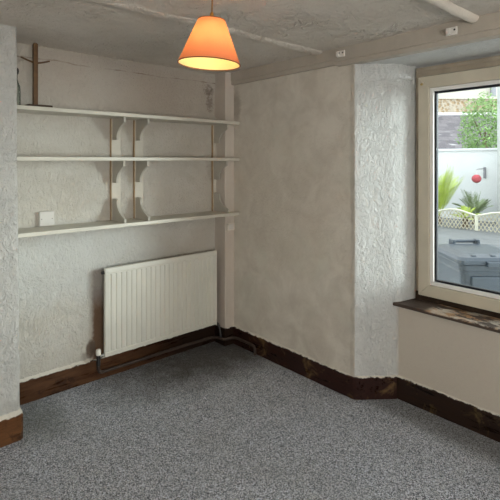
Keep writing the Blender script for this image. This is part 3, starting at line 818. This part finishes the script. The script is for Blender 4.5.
# leafy bush behind the garden wall
bs = thing('leafy_bush', 'bright green leafy bush rising behind the white garden wall', 'bush', (8.62, 1.20, -.3))
rnd = random.Random(11); bm = BM()
for k in range(3400):
    while True:
        v = Vector((rnd.uniform(-1, 1), rnd.uniform(-1, 1), rnd.uniform(-1, 1)))
        if .45 < v.length < 1: break
    w = 1 + .28 * noise.noise(v.normalized() * 2.2)
    q = Vector((v.x * .55 * w, v.y * .55 * w, 2.55 + v.z * .82 * w))
    a = Vector((rnd.gauss(0, 1), rnd.gauss(0, 1), rnd.gauss(0, .6))).normalized(); b = a.orthogonal().normalized(); s = rnd.uniform(.026, .05)
    vs = [bm.verts.new(x) for x in (q - a * s, q + b * s * .45 + a * s * .1, q + a * s, q - b * s * .45 + a * s * .1)]
    bm.faces.new(vs)
lpart('foliage', bm, 'leaf', bs)
bm = BM(); tube(bm, [(0, 0, 0), (.03, .02, .9), (0, .05, 1.7), (.03, .0, 2.5)], [.06, .05, .04, .02], 10)
for s in (-1, 1): tube(bm, [(0, .04, 1.5), (s * .15, .1 * s, 2.1), (s * .3, -.1 * s, 2.7)], [.03, .022, .01], 8)
lpart('trunk', bm, 'bark', bs, None, True)

# house across the yard
H0 = Vector((13.96, 3.80, -.3))
hs = thing('neighbouring_house', 'house beyond the bush with a slate lean-to roof and tan stone wall', 'house', H0, -YAW)
bm = BM(); box(bm, (-7, 0, 0), (7, .5, 4.02)); lpart('stone_wall', bm, 'stone', hs, 'tan rubble stone wall')
bm = BM(); box(bm, (-7, .08, 4.02), (7, .5, 8.0)); box(bm, (-7, -.04, 3.98), (7, .08, 4.06)); lpart('upper_wall', bm, 'upper', hs, 'pale cream rendered upper wall')
sl = Matrix.Translation(Vector((0, .0, 3.42)))
ang = math.atan2(3.45 - 1.55, 3.0)
bm = BM(); box(bm, (-7, -3.6, -.04), (7, 0, .04))
ro = lpart('lean_to_roof', bm, 'slate', hs, 'dark weathered slate roof'); ro.location = (0, 0, 3.42); ro.rotation_euler = (ang, 0, 0)
bm = BM(); box(bm, (-7, -.10, 3.38), (7, .02, 3.49), .01); lpart('flashing', bm, 'white_trim', hs, 'white flashing along the roof top')
bm = BM(); box(bm, (-7, -2.9, 0), (7, -2.75, 1.55)); lpart('lean_to_wall', bm, 'white_wall', hs)
bm = BM(); box(bm, (.80, .02, 3.75), (.98, .14, 5.6), .01); lpart('drainpipe', bm, 'grey_metal', hs, 'blue-grey pipe on the upper wall')

# ------------------------------------------------------------------ light
w = bpy.data.worlds.new('overcast'); SC.world = w; w.use_nodes = True
bg = w.node_tree.nodes['Background']; bg.inputs[0].default_value = (.90, .96, 1.0, 1); bg.inputs[1].default_value = 1.55
def light(name, kind, energy, col, loc, direction, **kw):
    l = bpy.data.lights.new(name, kind); l.energy = energy; l.color = col
    for k, v in kw.items(): setattr(l, k, v)
    o = bpy.data.objects.new(name, l); COL.objects.link(o); o.location = loc
    o.rotation_euler = Vector(direction).to_track_quat('-Z', 'Y').to_euler()
    return o
light('hazy_sun', 'SUN', 5.7, (.91, 1.0, .985), (3, -8, 4), (-.61, .78, -.13), angle=math.radians(30))
# added fill lamp in an unseen blind window frame behind the camera
fill_win = bpy.data.objects.new('added_rear_window', None); COL.objects.link(fill_win); fill_win['kind'] = 'structure'; fill_win.location = (-2.3, YR, 1.0)
bm = BM()
for a, b in (((-3.25, YR + .0, .75), (-1.35, YR + .05, .82)), ((-3.25, YR, 2.0), (-1.35, YR + .05, 2.07)), ((-3.25, YR, .82), (-3.18, YR + .05, 2.0)), ((-1.42, YR, .82), (-1.35, YR + .05, 2.0)), ((-2.33, YR, .82), (-2.27, YR + .05, 2.0))):
    box(bm, a, b, .004)
o = obj('frame', bm, 'frame', None); rel(o, fill_win)  # frame of the added unseen window
light('rear_fill_light', 'AREA', 54, (1.0, .965, .90), (-2.3, YR + .06, 1.41), (.10, 1, .42), shape='RECTANGLE', size=1.76, size_y=1.18)
pl = light('bulb_light', 'POINT', 2.4, (1.0, .78, .46), tl((LX, LY, ZB1 - .095)), (0, 0, -1), shadow_soft_size=.028)

# ------------------------------------------------------------------ camera and view
cam = bpy.data.cameras.new('camera'); co = bpy.data.objects.new('camera', cam); COL.objects.link(co)
co.location = CAM; co.rotation_euler = (math.pi / 2, 0, -YAW)
cam.sensor_width = 36; cam.lens = 36 * 455.79 / 500; cam.shift_y = -(250 - 161.06) / 500; cam.clip_start = .05
SC.camera = co
vs = SC.view_settings; vs.view_transform = 'Standard'; vs.look = 'None'; vs.gamma = 1.0; vs.use_curve_mapping = False; vs.exposure = 1.05
try:
    SC.cycles.use_denoising = True; SC.cycles.max_bounces = 10; SC.cycles.diffuse_bounces = 6; SC.cycles.transparent_max_bounces = 12
except Exception: pass
